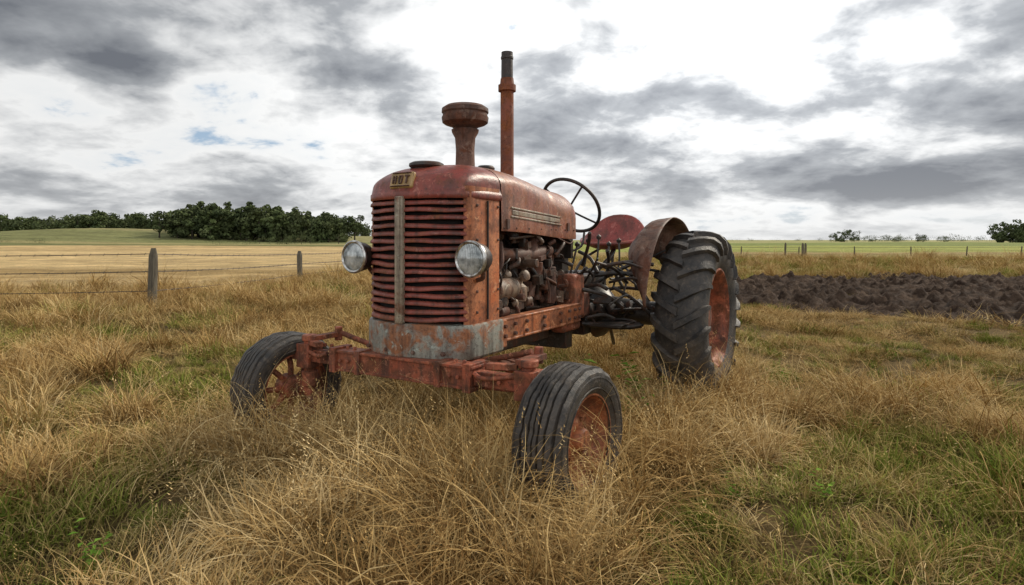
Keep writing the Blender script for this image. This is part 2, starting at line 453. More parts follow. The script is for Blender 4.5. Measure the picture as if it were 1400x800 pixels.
for s in (1, -1):
    a0 = Vector((s*(hw(.55)+.004), .55, 1.475)); a1 = Vector((s*(hw(1.35)+.006), 1.35, 1.44))
    d = a1-a0; rot = R('Z', math.degrees(atan2(-d.x, d.y))) @ R('X', -2.5)
    for dz, hh in ((.028, .012), (-.028, .012)): g_box(G, (a0+a1)/2+Vector((0, 0, dz)), (.012, .82, hh), rot)
    g_box(G, (a0+a1)/2, (.006, .78, .03), rot)
G.out('hood_trim', M['trim'], T, bev=.003)
G = Geo()
for y in [.46, .62, .8, 1.0, 1.18, 1.27, 1.45, 1.62]:
    for z in (1.375,): g_lathe(G, (hw(y)-.002, y, z), (1, 0, 0), [(0, .010), (.006, .008), (.009, 0)], 10)
for z in (.88, 1.0, 1.3, 1.5):
    for y in (.16, .385): g_lathe(G, (.377, y, z), (1, 0, 0), [(0, .012), (.007, .010), (.010, 0)], 10)
for y in (.5, 1.5): g_box(G, (hw(y)+.004, y, 1.40), (.016, .03, .06))
G.out('rivets_and_latches', M['brown'], T)
G = Geo()
g_box(G, (0, -.048, 1.645), (.17, .03, .10), R('X', -16)); G.out('badge_plate', M['gold'], T, bev=.012)
G = Geo()
rx = R('X', -16)
def bb(x, z, w, h): g_box(G, Vector((0, -.048, 1.645))+rx @ Vector((x, -.018, z)), (w, .012, h), rx)
bb(-.055, 0, .008, .050); bb(-.036, 0, .008, .050); bb(-.045, 0, .02, .008)
bb(-.010, 0, .008, .050); bb(.010, 0, .008, .050); bb(.0, .021, .02, .008); bb(.0, -.021, .02, .008)
bb(.045, 0, .009, .050); bb(.045, .021, .034, .008); bb(0, .04, .14, .005); bb(0, -.04, .14, .005)
G.out('badge_letters', M['brown'], T, bev=.002)
G = Geo()
g_lathe(G, (0, .17, 1.69), (0, 0, 1), [(.075, 0), (.08, .045), (.098, .050), (.107, .060), (.105, .074), (.085, .084), (.03, .09), (0, .092)], 32)
g_lathe(G, (0, .83, 1.74), (0, 0, 1), [(.045, 0), (.045, .04), (.062, .045), (.064, .065), (.05, .08), (0, .085)], 24)
G.out('filler_caps', M['dark'], T)
G = Geo()
g_lathe(G, (0, .58, 1.74), (0, 0, 1), [(.085, 0), (.085, .02), (.066, .03), (.062, .16), (.068, .24), (.088, .275), (.092, .295), (.075, .30),
    (.09, .315), (.135, .33), (.152, .342), (.157, .375), (.149, .39), (.149, .40), (.157, .41), (.155, .435), (.125, .455), (.06, .465), (0, .467)], 40)
G.out('air_intake', M['brown'], T)
G = Geo()
g_lathe(G, (0, 1.12, 1.70), (0, 0, 1), [(.075, 0), (.075, .04), (.05, .05), (.049, .70), (.066, .705), (.066, .75), (.053, .755), (.048, .80)], 28)
G.out('exhaust_pipe_lower', M['pipe'], T)
G = Geo(); g_lathe(G, (0, 1.12, 2.46), (0, 0, 1), [(.045, 0), (.043, .18), (.047, .185), (.047, .2), (.043, .205), (.043, .235), (.037, .235), (.037, .1), (0, .09)], 28)
G.out('exhaust_pipe_upper', M['black'], T)
for nm, x, z, s in (('near', .46, 1.195, 1), ('far', -.415, 1.195, -1)):
    hy = -.03
    G = Geo(); g_lathe(G, (x, hy+.10, z), (0, -1, 0), [(0, -.06), (.03, -.055), (.065, -.03), (.085, .01), (.093, .05), (.096, .085)], 32)
    G.out('headlight_bucket', M['dark'], T)
    G = Geo(); g_lathe(G, (x, hy+.02, z), (0, -1, 0), [(.094, 0), (.103, .006), (.103, .018), (.094, .026), (.085, .02)], 36); G.out('headlight_rim', M['chrome'], T)
    G = Geo(); g_lathe(G, (x, hy+.02, z), (0, -1, 0), [(.086, .018), (.07, .026), (.045, .031), (.02, .033), (0, .034)], 32); G.out('headlight_lens', M['glass'], T)
    G = Geo(); g_tube(G, [(x, hy+.13, z-.06), (x-.02*s, hy+.16, z-.11), (.37*s, hy+.2, z-.13)], .014); g_cyl(G, (x, hy+.1, z), (.36*s, hy+.17, z), .02); G.out('headlight_bracket', M['brown'], T)
G = Geo(); strip(G, fcv, [(-.03, .615), (.012, .615), (.024, .63), (.024, .80), (.016, .815), (-.03, .822)], .008, 40)
G.out('front_bolster', M['plate'], T)
G = Geo(); g_box(G, (0, .26, .70), (.60, .28, .13)); g_box(G, (0, .02, .62), (.2, .12, .06))
G.out('bolster_core', M['dark'], T, bev=.01)
G = Geo()
for s in (1, -1):
    g_box(G, (s*.355, 1.0, .735), (.035, 1.24, .14)); g_box(G, (s*.335, 1.0, .80), (.08, 1.24, .018)); g_box(G, (s*.335, 1.0, .672), (.08, 1.24, .018))
    g_box(G, (s*.364, .45, .72), (.05, .06, .17))
G.out('frame_rails', M['orange'], T, bev=.006)
G = Geo()
for y in (.45, .6, .75, 1.0, 1.25, 1.4, 1.5, 1.58):
    for z in (.705, .765):
        g_lathe(G, (.372 if y > .5 else .389, y, z), (1, 0, 0), [(0, .018), (.012, .018), (.013, .012), (.013, 0)], 6)
for x_ in (-.28, -.1, .1, .28):
    g_lathe(G, (x_, -.088+abs(x_)*.22, .66), (0, -1, 0), [(0, .02), (.013, .018), (.013, 0)], 6)
G.out('bolts', M['brown'], T, angle=20)

# front axle
WX = .985
G = Geo()
g_box(G, (0, -.05, .565), (1.05, .10, .10)); g_box(G, (0, -.05, .62), (1.06, .13, .014)); g_box(G, (0, -.05, .51), (1.06, .13, .014))
g_box(G, (.66, -.05, .562), (.5, .07, .075)); g_box(G, (-.66, -.05, .562), (.5, .07, .075))
for s in (1, -1):
    ax = .84 if s > 0 else .78
    g_box(G, (s*.50, -.05, .565), (.05, .15, .15)); g_box(G, (s*.30, -.05, .565), (.04, .14, .14))
    g_box(G, (s*ax, -.05, .56), (.11, .12, .15))
    g_cyl(G, (s*ax, -.05, .30), (s*ax, -.05, .68), .036); g_cyl(G, (s*ax, -.05, .65), (s*ax, -.05, .69), .05)
    g_cyl(G, (s*ax, -.05, .36), (s*ax, -.05, .46), .052)
    g_cyl(G, (s*ax, -.05, .34), (s*(ax+.14), -.05, .34), .04, .03)
    g_box(G, (s*(ax-.04), .05, .67), (.06, .24, .03)); g_cyl(G, (s*(ax-.05), .15, .63), (s*(ax-.05), .15, .72), .025)
    g_box(G, (s*.70, -.08, .645), (.16, .05, .03), R('Z', s*20))
G.out('front_axle', M['axle'], T, bev=.006)
G = Geo()
for s in (1, -1):
    g_tube(G, [(s*.77, .01, .53), (s*.5, .5, .5), (s*.12, 1.15, .47)], .024)
    g_tube(G, [(s*.75, .15, .69), (s*.4, .2, .60), (s*.1, .24, .57)], .017)
    g_tube(G, [(s*.55, -.12, .60), (s*.62, -.13, .58), (s*.78, -.08, .60)], .012)
    for xx in (.38, .44, .58, .64, .70):
        g_lathe(G, (s*xx, -.11, .565), (0, -1, 0), [(0, .012), (.012, .012), (.012, 0)], 6)
        g_lathe(G, (s*xx, -.05, .625), (0, 0, 1), [(0, .022), (.012, .02), (.012, 0)], 6)
g_box(G, (.42, .16, .585), (.34, .06, .05), R('Z', 12)); g_box(G, (.6, .22, .60), (.3, .05, .03), R('Z', -25))
g_box(G, (.62, .08, .50), (.34, .05, .05), R('Z', 8)); g_cyl(G, (.5, .3, .53), (.62, .3, .64), .03)
G.out('steering_linkage', M['axle'], T, bev=.004)

def front_wheel(name, x, y, zc, s, steer, spoked, Rr=.355):
    G = Geo(); rr_ = Rr-.335
    prof = [(.216, -.10), (.236, -.118), (.27+rr_*.5, -.132), (.30+rr_, -.126), (.318+rr_, -.108)]
    base = lambda xx: Rr-1.0*xx*xx
    for a0, a1 in ((-.094, -.066), (-.056, -.032), (-.022, -.004), (.004, .022), (.032, .056), (.066, .094)):
        prof += [(base(a0)-.017, a0-.002), (base(a0), a0+.001), (base(a1), a1-.001), (base(a1)-.017, a1+.002)]
    prof += [(.318+rr_, .108), (.30+rr_, .126), (.27+rr_*.5, .132), (.236, .118), (.216, .10)]
    piv = Vector((x, y, zc)); rz = R('Z', steer)
    g_lathe(G, (0, 0, 0), (1, 0, 0), prof, 120)
    for v in G.v:
        rr = sqrt(v.y**2+v.z**2)
        if rr > .30:
            k = 1+.026*mn.noise(Vector((v.x*14, v.y*22, v.z*22)))*sm(.30, .34, rr)-.026*max(0, mn.noise(Vector((v.x*30+9, v.y*40, v.z*40)))-.2)
            v.y *= k; v.z *= k
    for sd2 in (1, -1):
        g_lathe(G, (0, 0, 0), (sd2, 0, 0), [(.247, .120), (.249, .128), (.254, .129), (.256, .123)], 64)
        g_lathe(G, (0, 0, 0), (sd2, 0, 0), [(.300, .126), (.302, .133), (.308, .132), (.310, .120)], 64)
    rim = Geo()
    g_lathe(rim, (0, 0, 0), (1, 0, 0), [(.226, -.108), (.232, -.10), (.214, -.09), (.20, -.04), (.19, 0), (.20, .04), (.214, .09), (.232, .10), (.226, .108), (.216, .108)], 48)
    if spoked:
        for k in range(8):
            a_ = 2*pi*k/8; d = Vector((0, cos(a_), sin(a_)))
            g_tube(rim, [d*.05+Vector((.02, 0, 0)), d*.13+Vector((.03, 0, 0)), d*.205], .019, 8)
        g_lathe(rim, (0, 0, 0), (s, 0, 0), [(0, -.10), (.055, -.10), (.075, -.08), (.08, -.01), (.08, .03), (.05, .05), (.04, .09), (0, .095)], 28)
    else:
        g_lathe(rim, (0, 0, 0), (s, 0, 0), [(.21, .075), (.20, .045), (.17, .01), (.13, .0), (.11, .012), (.09, .03), (.06, .035), (.055, .07), (.045, .082), (0, .085)], 40)
        for k in range(6):
            a_ = 2*pi*k/6; g_lathe(rim, Vector((s*.022, .095*cos(a_), .095*sin(a_))), (s, 0, 0), [(0, .02), (.011, .018), (.011, 0)], 6)
    for gg in (G, rim): gg.v = [piv+rz @ v for v in gg.v]
    G.out(name+'_tyre', M['tyre'], T, angle=30); rim.out(name+'_rim', M['orange'] if not spoked else M['axle'], T, angle=40)
front_wheel('front_left_wheel', 1.08, -.06, .335, 1, -4, False, .36)
front_wheel('front_right_wheel', -WX, -.05, .335, -1, -8, True, .355)

def rear_wheel(name, x, y, zc, s):
    tyr = Geo(); rim = Geo(); o = Vector((x, y, zc))
    half_ = [(0, .655), (.06, .652), (.11, .643), (.15, .625), (.178, .59), (.192, .54), (.19, .48), (.175, .42), (.15, .375)]
    prof = [(r, -w) for w, r in half_[::-1]]+[(r, w) for w, r in half_[1:]]
    g_lathe(tyr, o, (1, 0, 0), prof, 72)
    NL = 22
    st = [(-.012, .655, 0, .04, .026), (.05, .653, .05, .042, .026), (.10, .645, .10, .042, .027), (.145, .628, .155, .042, .027), (.178, .592, .21, .038, .022), (.193, .545, .245, .03, .014), (.192, .50, .26, .022, .004)]
    rj = random.Random(4)
    for side in (1, -1):
        for k in range(NL):
            base = 2*pi*(k+(.5 if side < 0 else 0))/NL+rj.gauss(0, .006); vs = []; fs = []; wj = rj.uniform(.8, 1.05)
            for q, (w, r, da, hgt, wd) in enumerate(st):
                w0 = st[max(q-1, 0)]; w1 = st[min(q+1, len(st)-1)]
                tx, tr = w1[0]-w0[0], w1[1]-w0[1]; L = sqrt(tx*tx+tr*tr); nx, nr = -tr/L, tx/L
                for (oo, ww) in ((-.015, 1.35), (hgt*wj, .9)):
                    for sg in (-1, 1):
                        rr = r+nr*oo; xx = w+nx*oo; an = base+da+sg*ww*wd/r*rj.uniform(.85, 1.1)
                        vs.append(o+Vector((side*xx, -rr*cos(an), rr*sin(an))))
            n = len(st)
            for q in range(n-1):
                a0 = q*4; b0 = a0+4
                fs += [(a0, a0+2, b0+2, b0), (a0+2, a0+3, b0+3, b0+2), (a0+3, a0+1, b0+1, b0+3)]
            fs += [(0, 1, 3, 2), ((n-1)*4, (n-1)*4+2, (n-1)*4+3, (n-1)*4+1)]
            tyr.add(vs, fs)
    g_lathe(rim, o, (s, 0, 0), [(.375, -.16), (.39, -.15), (.36, -.12), (.34, -.05), (.345, .06), (.365, .12), (.395, .15), (.395, .162), (.38, .165), (.36, .14), (.335, .08),
        (.32, .02), (.29, -.01), (.22, -.03), (.17, -.03), (.15, -.01), (.12, .01), (.10, .06), (.085, .085), (0, .09)], 56)
    for k in range(8):
        a_ = 2*pi*k/8; g_lathe(rim, o+Vector((-s*.03, .19*cos(a_), .19*sin(a_))), (s, 0, 0), [(0, .03), (.016, .028), (.016, 0)], 6)
    tyr.out(name+'_tyre', M['tyre'], T, angle=30); rim.out(name+'_rim', M['axle'], T, angle=40)
rear_wheel('rear_left_wheel', 1.12, 2.27, .68, 1)
rear_wheel('rear_right_wheel', -1.12, 2.27, .68, -1)

G = Geo()
g_box(G, (0, 1.75, .78), (.44, .5, .42)); g_box(G, (0, 2.2, .75), (.5, .5, .5)); g_box(G, (0, 1.6, .70), (.56, .12, .5))
g_cyl(G, (-.95, 2.27, .68), (.95, 2.27, .68), .10); g_lathe(G, (.24, 2.27, .68), (1, 0, 0), [(.24, 0), (.22, .06), (.13, .14), (.11, .3)], 28)
g_cyl(G, (.2, 1.75, .8), (.3, 1.75, .8), .13)
g_box(G, (.0, 2.5, .95), (.3, .3, .12)); g_box(G, (0, 2.75, .5), (.1, .7, .06))
G.out('transmission', M['dark'], T, bev=.02)
G = Geo(); g_box(G, (.28, 1.62, .86), (.16, .22, .34)); g_box(G, (.28, 1.78, .78), (.12, .2, .22)); g_box(G, (.30, 1.5, .66), (.12, .3, .12))
G.out('clutch_housing', M['axle'], T, bev=.025)
G = Geo(); rnd = random.Random(5)
for i in range(46):
    x_ = rnd.uniform(.2, .62); y_ = rnd.uniform(1.65, 2.5); z_ = rnd.uniform(.6, 1.1)
    d = Vector((rnd.gauss(0, .25), rnd.gauss(0, .3), rnd.gauss(0, .22)))
    g_tube(G, [(x_, y_, z_), Vector((x_, y_, z_))+d*.5+Vector((.02, 0, .03)), Vector((x_, y_, z_))+d], rnd.uniform(.007, .018), 7)
for i in range(5):
    y_ = 1.72+.13*i
    g_tube(G, [(.2+.05*i, y_, .9), (.24+.05*i, y_+.03, 1.1), (.25+.04*i, y_+.1, 1.26+.03*(i % 3))], .009, 7)
    g_lathe(G, (.25+.04*i, y_+.1, 1.26+.03*(i % 3)), (0, 0, 1), [(0, -.02), (.02, -.01), (.022, .01), (0, .03)], 10)
for i in range(6): g_cyl(G, (.32+.06*i, 1.9+.07*i, .72), (.36+.06*i, 1.9+.07*i, .74), .05+.01*(i % 3))
g_tube(G, [(.3, 2.0, 1.0), (.5, 2.1, 1.02), (.72, 2.15, 1.0)], .02); g_tube(G, [(.3, 1.8, .62), (.6, 1.9, .6), (.75, 1.95, .62)], .022)
g_box(G, (.52, 1.9, .62), (.26, .3, .02)); g_box(G, (.5, 1.75, .82), (.14, .07, .015), R('X', 35))
G.out('levers_and_linkages', M['dark'], T, bev=.002)
for s in (1, -1):
    rows = []
    for k in range(29):
        t = k/28; a_ = radians(10+120*t); wd = .25*sm(-.10, .40, t)*(1-.5*sm(.75, 1.1, t)); row = []
        for q in range(9):
            u_ = q/8; xx = .93-wd*u_; rr = .80-.10*max(0, 2*u_-1)**2-.02*u_+.006*mn.noise(Vector((t*9, u_*3, 1)))
            row.append((s*xx, 2.30-rr*cos(a_), .68+rr*sin(a_)))
        xx = .93-wd; rr = .67; row.append((s*(xx-.015), 2.30-rr*cos(a_), .68+rr*sin(a_)))
        rr = .50; row.append((s*(xx-.015), 2.30-rr*cos(a_), .68+rr*sin(a_)))
        rows.append(row)
    G = Geo(); g_grid(G, rows); o = G.out('fender', M['fender'], T, angle=60); thick(o, .008)
rows = []
rt = R('X', 13)
for i in range(15):
    r_ = i/14; row = []
    for k in range(40):
        a_ = 2*pi*k/40; cx, cy = cos(a_), sin(a_)
        x_ = .30*r_*math.copysign(abs(cx)**.8, cx); y_ = .25*r_*math.copysign(abs(cy)**.8, cy)
        z_ = .10*r_**3+.17*max(0, y_/.25)**2.2*r_
        row.append(Vector((.15, 2.88, 1.22))+rt @ Vector((x_, y_, z_)))
    rows.append(row)
G = Geo(); g_grid(G, rows, True)
o = G.out('seat_pan', M['seat'], T, angle=60); thick(o, .025)
G = Geo(); g_tube(G, [v for v in rows[-1]]+[rows[-1][0]], .017, 8, 0); G.out('seat_edge', M['seat'], T)
G = Geo(); g_tube(G, [(.15, 2.88, 1.21), (.1, 2.9, 1.12), (.05, 2.75, 1.03), (0, 2.5, 1.0)], .025, 8)
g_tube(G, [(.2, 2.8, 1.22), (.25, 2.5, 1.12), (.2, 2.3, 1.0)], .013, 8); g_tube(G, [(.05, 2.8, 1.22), (.0, 2.5, 1.12), (.0, 2.3, 1.0)], .013, 8)
g_tube(G, [(.2, 2.75, 1.22), (.2, 2.72, 1.1), (.2, 2.7, .95)], .013, 8)
G.out('seat_spring', M['dark'], T)
nrm = Vector((.12, .80, .60)).normalized(); u_, w_, _ = frame(nrm); c0 = Vector((0.05, 2.12, 1.60))
ring = [c0+(u_*cos(2*pi*k/48)+w_*sin(2*pi*k/48))*.275 for k in range(49)]
G = Geo(); g_tube(G, ring, .015, 10, 0)
for k in range(4):
    a_ = pi/4+pi/2*k; d = u_*cos(a_)+w_*sin(a_)
    g_tube(G, [c0-nrm*.05+d*.03, c0-nrm*.03+d*.14, c0+d*.27], .009, 8)
g_cyl(G, c0-nrm*.08, c0-nrm*.02, .04)
G.out('steering_wheel', M['black'], T)
G = Geo(); g_cyl(G, c0-nrm*.07, c0-nrm*.72, .022); g_box(G, (0, 1.74, 1.33), (.48, .04, .36)); g_tube(G, [(.2, 1.76, 1.2), (.25, 1.9, 1.25), (.24, 1.98, 1.36)], .01)
g_box(G, (0, 1.8, 1.1), (.3, .12, .5))
G.out('steering_column', M['dark'], T, bev=.01)

# engine
G = Geo()
g_box(G, (0, .98, .92), (.34, 1.1, .34)); g_box(G, (0, .98, 1.17), (.30, 1.02, .14)); g_box(G, (0, .98, 1.28), (.22, .95, .10)); g_box(G, (0, .98, .65), (.36, .95, .22))
for i in range(6): g_box(G, (.19, .6+.15*i, 1.0), (.04, .05, .26))
G.out('engine_block', M['engine'], T, bev=.015)
G = Geo()
g_tube(G, [(.24, .5, 1.22), (.27, .7, 1.20), (.27, 1.0, 1.20), (.25, 1.3, 1.22)], .045, 12)
for i in range(4): g_tube(G, [(.14, .56+.24*i, 1.12), (.2, .56+.24*i, 1.17), (.27, .56+.24*i, 1.2)], .035, 10)
g_tube(G, [(.27, 1.0, 1.2), (.24, 1.08, 1.32), (.1, 1.12, 1.42)], .04, 12)
g_tube(G, [(.25, .45, 1.28), (.2, .44, 1.12), (.24, .46, .95), (.16, .5, .86)], .03, 12)
g_cyl(G, (.26, 1.3, .9), (.26, 1.3, 1.1), .05); g_lathe(G, (.26, 1.3, .82), (0, 0, 1), [(0, 0), (.04, .01), (.055, .05), (.05, .1)], 20)
g_cyl(G, (.25, 1.12, 1.02), (.25, 1.12, 1.14), .045)
G.out('manifold', M['brown'], T)
G = Geo(); rnd = random.Random(11)
g_cyl(G, (.27, .50, .98), (.27, .74, .98), .07); g_cyl(G, (.27, .44, .98), (.27, .49, .98), .05)
g_lathe(G, (.25, .86, .92), (0, 0, 1), [(0, -.05), (.05, -.04), (.06, .0), (.055, .06), (.03, .08), (.03, .12), (0, .12)], 20)
for i in range(16):
    c_ = Vector((rnd.uniform(.23, .32), rnd.uniform(.48, .85), rnd.uniform(.86, 1.1))); r_ = rnd.uniform(.025, .048)
    d = Vector((rnd.gauss(1, .5), rnd.gauss(0, .6), rnd.gauss(0, .6)))
    g_lathe(G, c_-d.normalized()*r_*.5, d, [(0, -r_*.6), (r_*.8, -r_*.5), (r_, 0), (r_*.9, r_*.5), (r_*.4, r_*.8), (0, r_*.85)], 14)
G.out('generator_and_pump', M['beige'], T)
for kk, (mt, sd_, cnt) in enumerate((('dark', 21, 70), ('engine', 33, 60), ('brown', 44, 30))):
    G = Geo(); rnd = random.Random(sd_)
    for i in range(cnt):
        s = 1 if rnd.random() < .75 else -1
        c_ = Vector((s*rnd.uniform(.17, .31), rnd.uniform(.46, 1.6), rnd.uniform(.80, 1.33)))
        t = rnd.random()
        if t < .3: g_box(G, c_, (rnd.uniform(.03, .09), rnd.uniform(.03, .12), rnd.uniform(.03, .1)), R('X', rnd.uniform(-20, 20)))
        elif t < .6:
            d = rnd.choice([Vector((1, 0, 0)), Vector((0, 1, 0)), Vector((0, 0, 1)), Vector((.5, .5, .4))])
            g_cyl(G, c_, c_+d*rnd.uniform(.03, .12), rnd.uniform(.012, .04), seg=14)
        else:
            e = c_+Vector((rnd.gauss(0, .03), rnd.gauss(0, .18), rnd.gauss(0, .14))); e.x = s*min(.34, max(.18, abs(e.x)))
            e.z = max(.78, min(1.33, e.z)); e.y = max(.45, min(1.65, e.y))
            md = (c_+e)/2+Vector((s*.04, 0, rnd.uniform(-.06, .03))); g_tube(G, [c_, md, e], rnd.uniform(.005, .016), 7)
    G.out('engine_fittings', M[mt], T, bev=.003)
G = Geo(); g_box(G, (0, .42, 1.08), (.5, .03, .45)); g_cyl(G, (0, .43, 1.1), (0, .50, 1.1), .08)
for k in range(4): g_box(G, Vector((0, .46, 1.1))+R('Y', 90*k+20) @ Vector((0, 0, .13)), (.07, .02, .2), R('Y', 90*k+20) @ R('Z', 25))
G.out('fan', M['dark'], T, bev=.004)

# ------------------------------------------------------------------ fences
def fence(name, posts, hts, heights, r=.065, sag=.05, barb=True, wr=.008):
    E = empty(name, (posts[0][0], posts[0][1], 0)); o_ = Vector((posts[0][0], posts[0][1], 0)); rnd = random.Random(3)
    for (x, y), h in zip(posts, hts):
        G = Geo(); z0 = H(x, y)-.3; lean = Vector((rnd.uniform(-.02, .10), rnd.uniform(-.03, .03), 0))
        rows = []
        for k in range(9):
            t = k/8; row = []
            for q in range(12):
                a_ = 2*pi*q/12; rr = r*(1+.18*mn.noise(Vector((cos(a_)*1.5+x, sin(a_)*1.5, t*2))))*(1-.08*t)*(.55 if k == 8 else 1)
                row.append(Vector((x+rr*cos(a_), y+rr*sin(a_), z0+(h+.3)*min(1, t*1.02)))+lean*t-o_)
            rows.append(row)
        g_grid(G, rows, True); k0 = len(G.v); G.v += rows[-1]; G.f.append(tuple(range(k0, k0+12)))
        G.out('post', M['wood'], E)
    G = Geo()
    for w in heights:
        for i in range(len(posts)-1):
            a0 = Vector((*posts[i], H(*posts[i])+w*hts[i])); a1 = Vector((*posts[i+1], H(*posts[i+1])+w*hts[i+1]))
            pts = []
            for k in range(9):
                t = k/8; p = a0.lerp(a1, t); p.z -= sag*4*t*(1-t)*(.6+rnd.random()*.1); pts.append(p-o_)
            g_tube(G, pts, wr, 5, 0)
            if barb:
                L = (a1-a0).length; n = int(L/.25)
                for k in range(n):
                    t = (k+.5)/n; p = a0.lerp(a1, t); p.z -= sag*4*t*(1-t)*.6; p -= o_
                    g_tube(G, [p+Vector((-.012, 0, -.025)), p+Vector((.012, .01, .025))], .004, 4, 0)
    G.out('wires', M['wire'], E)
fence('wire_fence', [(-21, 10.6), (-14, 11.3), (-6.98, 11.9), (-6.35, 18.4), (-5.7, 25), (-5, 32), (-4.3, 40)], [1.15, 1.15, 1.14, .96, 1, 1, 1], (.9, .6, .27), r=.085)
pp = [(-5+i*4.6, 47+.25*i) for i in range(4, 18)]
fence('wire_fence', pp, [.8]*len(pp), (.9, .55, .25), r=.05, sag=.03, barb=False)
pp = [(19.4, 41), (21, 44), (22.2, 50)]
fence('wire_fence', pp, [1.1]*3, (.9, .55, .25), r=.08, sag=.03, barb=False)

# ------------------------------------------------------------------ trees
m, nt, b = new_mat('foliage')
at = nt.node('ShaderNodeAttribute'); at.attribute_name = 'lc'
pos = nt.node('ShaderNodeNewGeometry').outputs['Position']
nn = nt.noise(pos, .12, 3, .6)
sepc = nt.node('ShaderNodeSeparateColor'); nt.l.new(at.outputs['Color'], sepc.inputs[0])
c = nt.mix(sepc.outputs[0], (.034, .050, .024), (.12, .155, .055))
c = nt.mix(nt.ramp(nn, [(.4, 0.), (.65, .5)]), c, (.115, .125, .055))
nt.l.new(c, b.inputs['Base Color']); b.inputs['Roughness'].default_value = .8; b.inputs['Specular IOR Level'].default_value = .15
FOL = m
m, nt, b = new_mat('bark'); b.inputs['Base Color'].default_value = (.05, .04, .03, 1); b.inputs['Roughness'].default_value = .9
BARK = m
class Leaves:
    def __init__(s): s.v = []; s.f = []; s.c = []
    def blobs(s, c, rx, rz, nb, nl, ls, rnd, sx=1.0):
        for i in range(nb):
            d = Vector((rnd.gauss(0, 1), rnd.gauss(0, 1), rnd.gauss(0, 1))).normalized()*rnd.random()**.45
            bc = Vector(c)+Vector((d.x*rx*sx, d.y*rx, d.z*rz)); br = rx*rnd.uniform(.24, .46); tone = rnd.uniform(.15, .7)
            for k in range(nl):
                e = Vector((rnd.gauss(0, 1), rnd.gauss(0, 1), rnd.gauss(0, 1))).normalized()*rnd.random()**.33
                p = bc+Vector((e.x*br, e.y*br, e.z*br*.75))
                nrm = (e+Vector((rnd.gauss(0, .6), rnd.gauss(0, .6), rnd.gauss(0, .6)+.3))).normalized()
                u, w, _ = frame(nrm); a = rnd.random()*6.28; uu = (u*cos(a)+w*sin(a))*ls*rnd.uniform(.5, 1.2); ww = nrm.cross(uu)*rnd.uniform(.5, .9)
                q = len(s.v); s.v += [p-uu, p-ww, p+uu, p+ww]; s.f.append((q, q+1, q+2, q+3))
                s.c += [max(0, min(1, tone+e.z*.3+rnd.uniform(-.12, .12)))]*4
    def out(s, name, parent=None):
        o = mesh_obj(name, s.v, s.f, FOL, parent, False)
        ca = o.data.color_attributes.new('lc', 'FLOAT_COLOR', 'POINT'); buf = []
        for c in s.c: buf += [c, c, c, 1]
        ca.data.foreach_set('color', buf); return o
def tree(px, Yd, h, w, nb=14, nl=70, seed=1, name='tree'):
    x = (px-700)*Yd/840; z0 = H(x, Yd); rnd = random.Random(seed)
    E = empty(name, (x, Yd, z0)); L = Leaves(); L.blobs((0, 0, h*.58), w/2, h*.36, nb, nl, h*.04, rnd); L.out('crown', E)
    G = Geo(); g_cyl(G, (0, 0, -.5), (0, 0, h*.5), h*.03, h*.015, 10)
    for k in range(6):
        a = k*1.05; g_cyl(G, (0, 0, h*(.22+.04*k)), (cos(a)*w*.3, sin(a)*w*.3, h*(.5+.05*k)), h*.012, h*.004, 7)
    G.out('trunk', BARK, E)
def woods(name, items, seed, nl=55, ls=.5):
    rnd = random.Random(seed); L = Leaves(); G = Geo()
    for (x, y, h, w) in items:
        z0 = H(x, y); L.blobs((x, y, z0+h*.55), w/2, h*.42, 10, nl, ls*h/10, rnd)
        L.blobs((x, y, z0+h*.2), w/2, h*.2, 4, nl, ls*h/10, rnd)
        g_cyl(G, (x, y, z0-.5), (x, y, z0+h*.6), h*.025, h*.01, 6)
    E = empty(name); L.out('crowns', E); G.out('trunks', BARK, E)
rnd = random.Random(9); it = []
for i in range(110):
    px = rnd.uniform(240, 470); Yd = rnd.uniform(205, 250); t = (px-243)/219
    hh = (14.5-4*sm(.4, 1, t)-3*sm(.15, 0, t))*rnd.uniform(.78, 1.05); x = (px-700)*Yd/840; hh -= max(0, H(x, Yd)-1)*.7
    it.append((x, Yd, hh, rnd.uniform(6, 9.5)))
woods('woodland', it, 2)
it = []
for i in range(190):
    px = rnd.uniform(-180, 262); Yd = rnd.uniform(280, 330); hh = rnd.uniform(9, 12.0)*(1-.12*sin(px*.03)); x = (px-700)*Yd/840
    it.append((x, Yd, hh-max(0, H(x, Yd)-1.5)*.4, rnd.uniform(7, 11)))
for i in range(30):
    px = rnd.uniform(440, 640); Yd = rnd.uniform(290, 330); it.append(((px-700)*Yd/840, Yd, rnd.uniform(6, 8), rnd.uniform(7, 10)))
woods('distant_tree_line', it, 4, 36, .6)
it = []
for i in range(70):
    px = rnd.uniform(1175, 1700) if rnd.random() < .75 else rnd.uniform(1000, 1175)
    Yd = rnd.uniform(560, 640); it.append(((px-700)*Yd/840, Yd, rnd.uniform(3.5, 7.5) if px > 1175 else rnd.uniform(1.5, 3.5), rnd.uniform(9, 18)))
woods('distant_hedgerow', it, 5, 26)
it = []
for i in range(34):
    px = rnd.uniform(1342, 1500); Yd = rnd.uniform(280, 305); it.append(((px-700)*Yd/840, Yd, rnd.uniform(8, 11)-(2.5 if px < 1358 else 0), rnd.uniform(7, 10)))
woods('copse', it, 6)
it = [((px-700)*400/840, 400, h, w) for px, h, w in ((1140, 5.5, 8), (1150, 7.5, 9), (1158, 8, 10), (1168, 7, 9), (1190, 3.5, 7), (1255, 5, 9), (1263, 4.5, 8), (1222, 3.5, 8), (1290, 4, 7))]
woods('copse', it, 8)
tree(218, 205, 9.5, 7.5, seed=3); tree(485, 215, 10.5, 11, 18, 80, seed=5); tree(392, 165, 2.6, 4.0, 9, 50, 6, 'bush'); tree(412, 165, 3.0, 3.8, 9, 50, 7, 'bush')
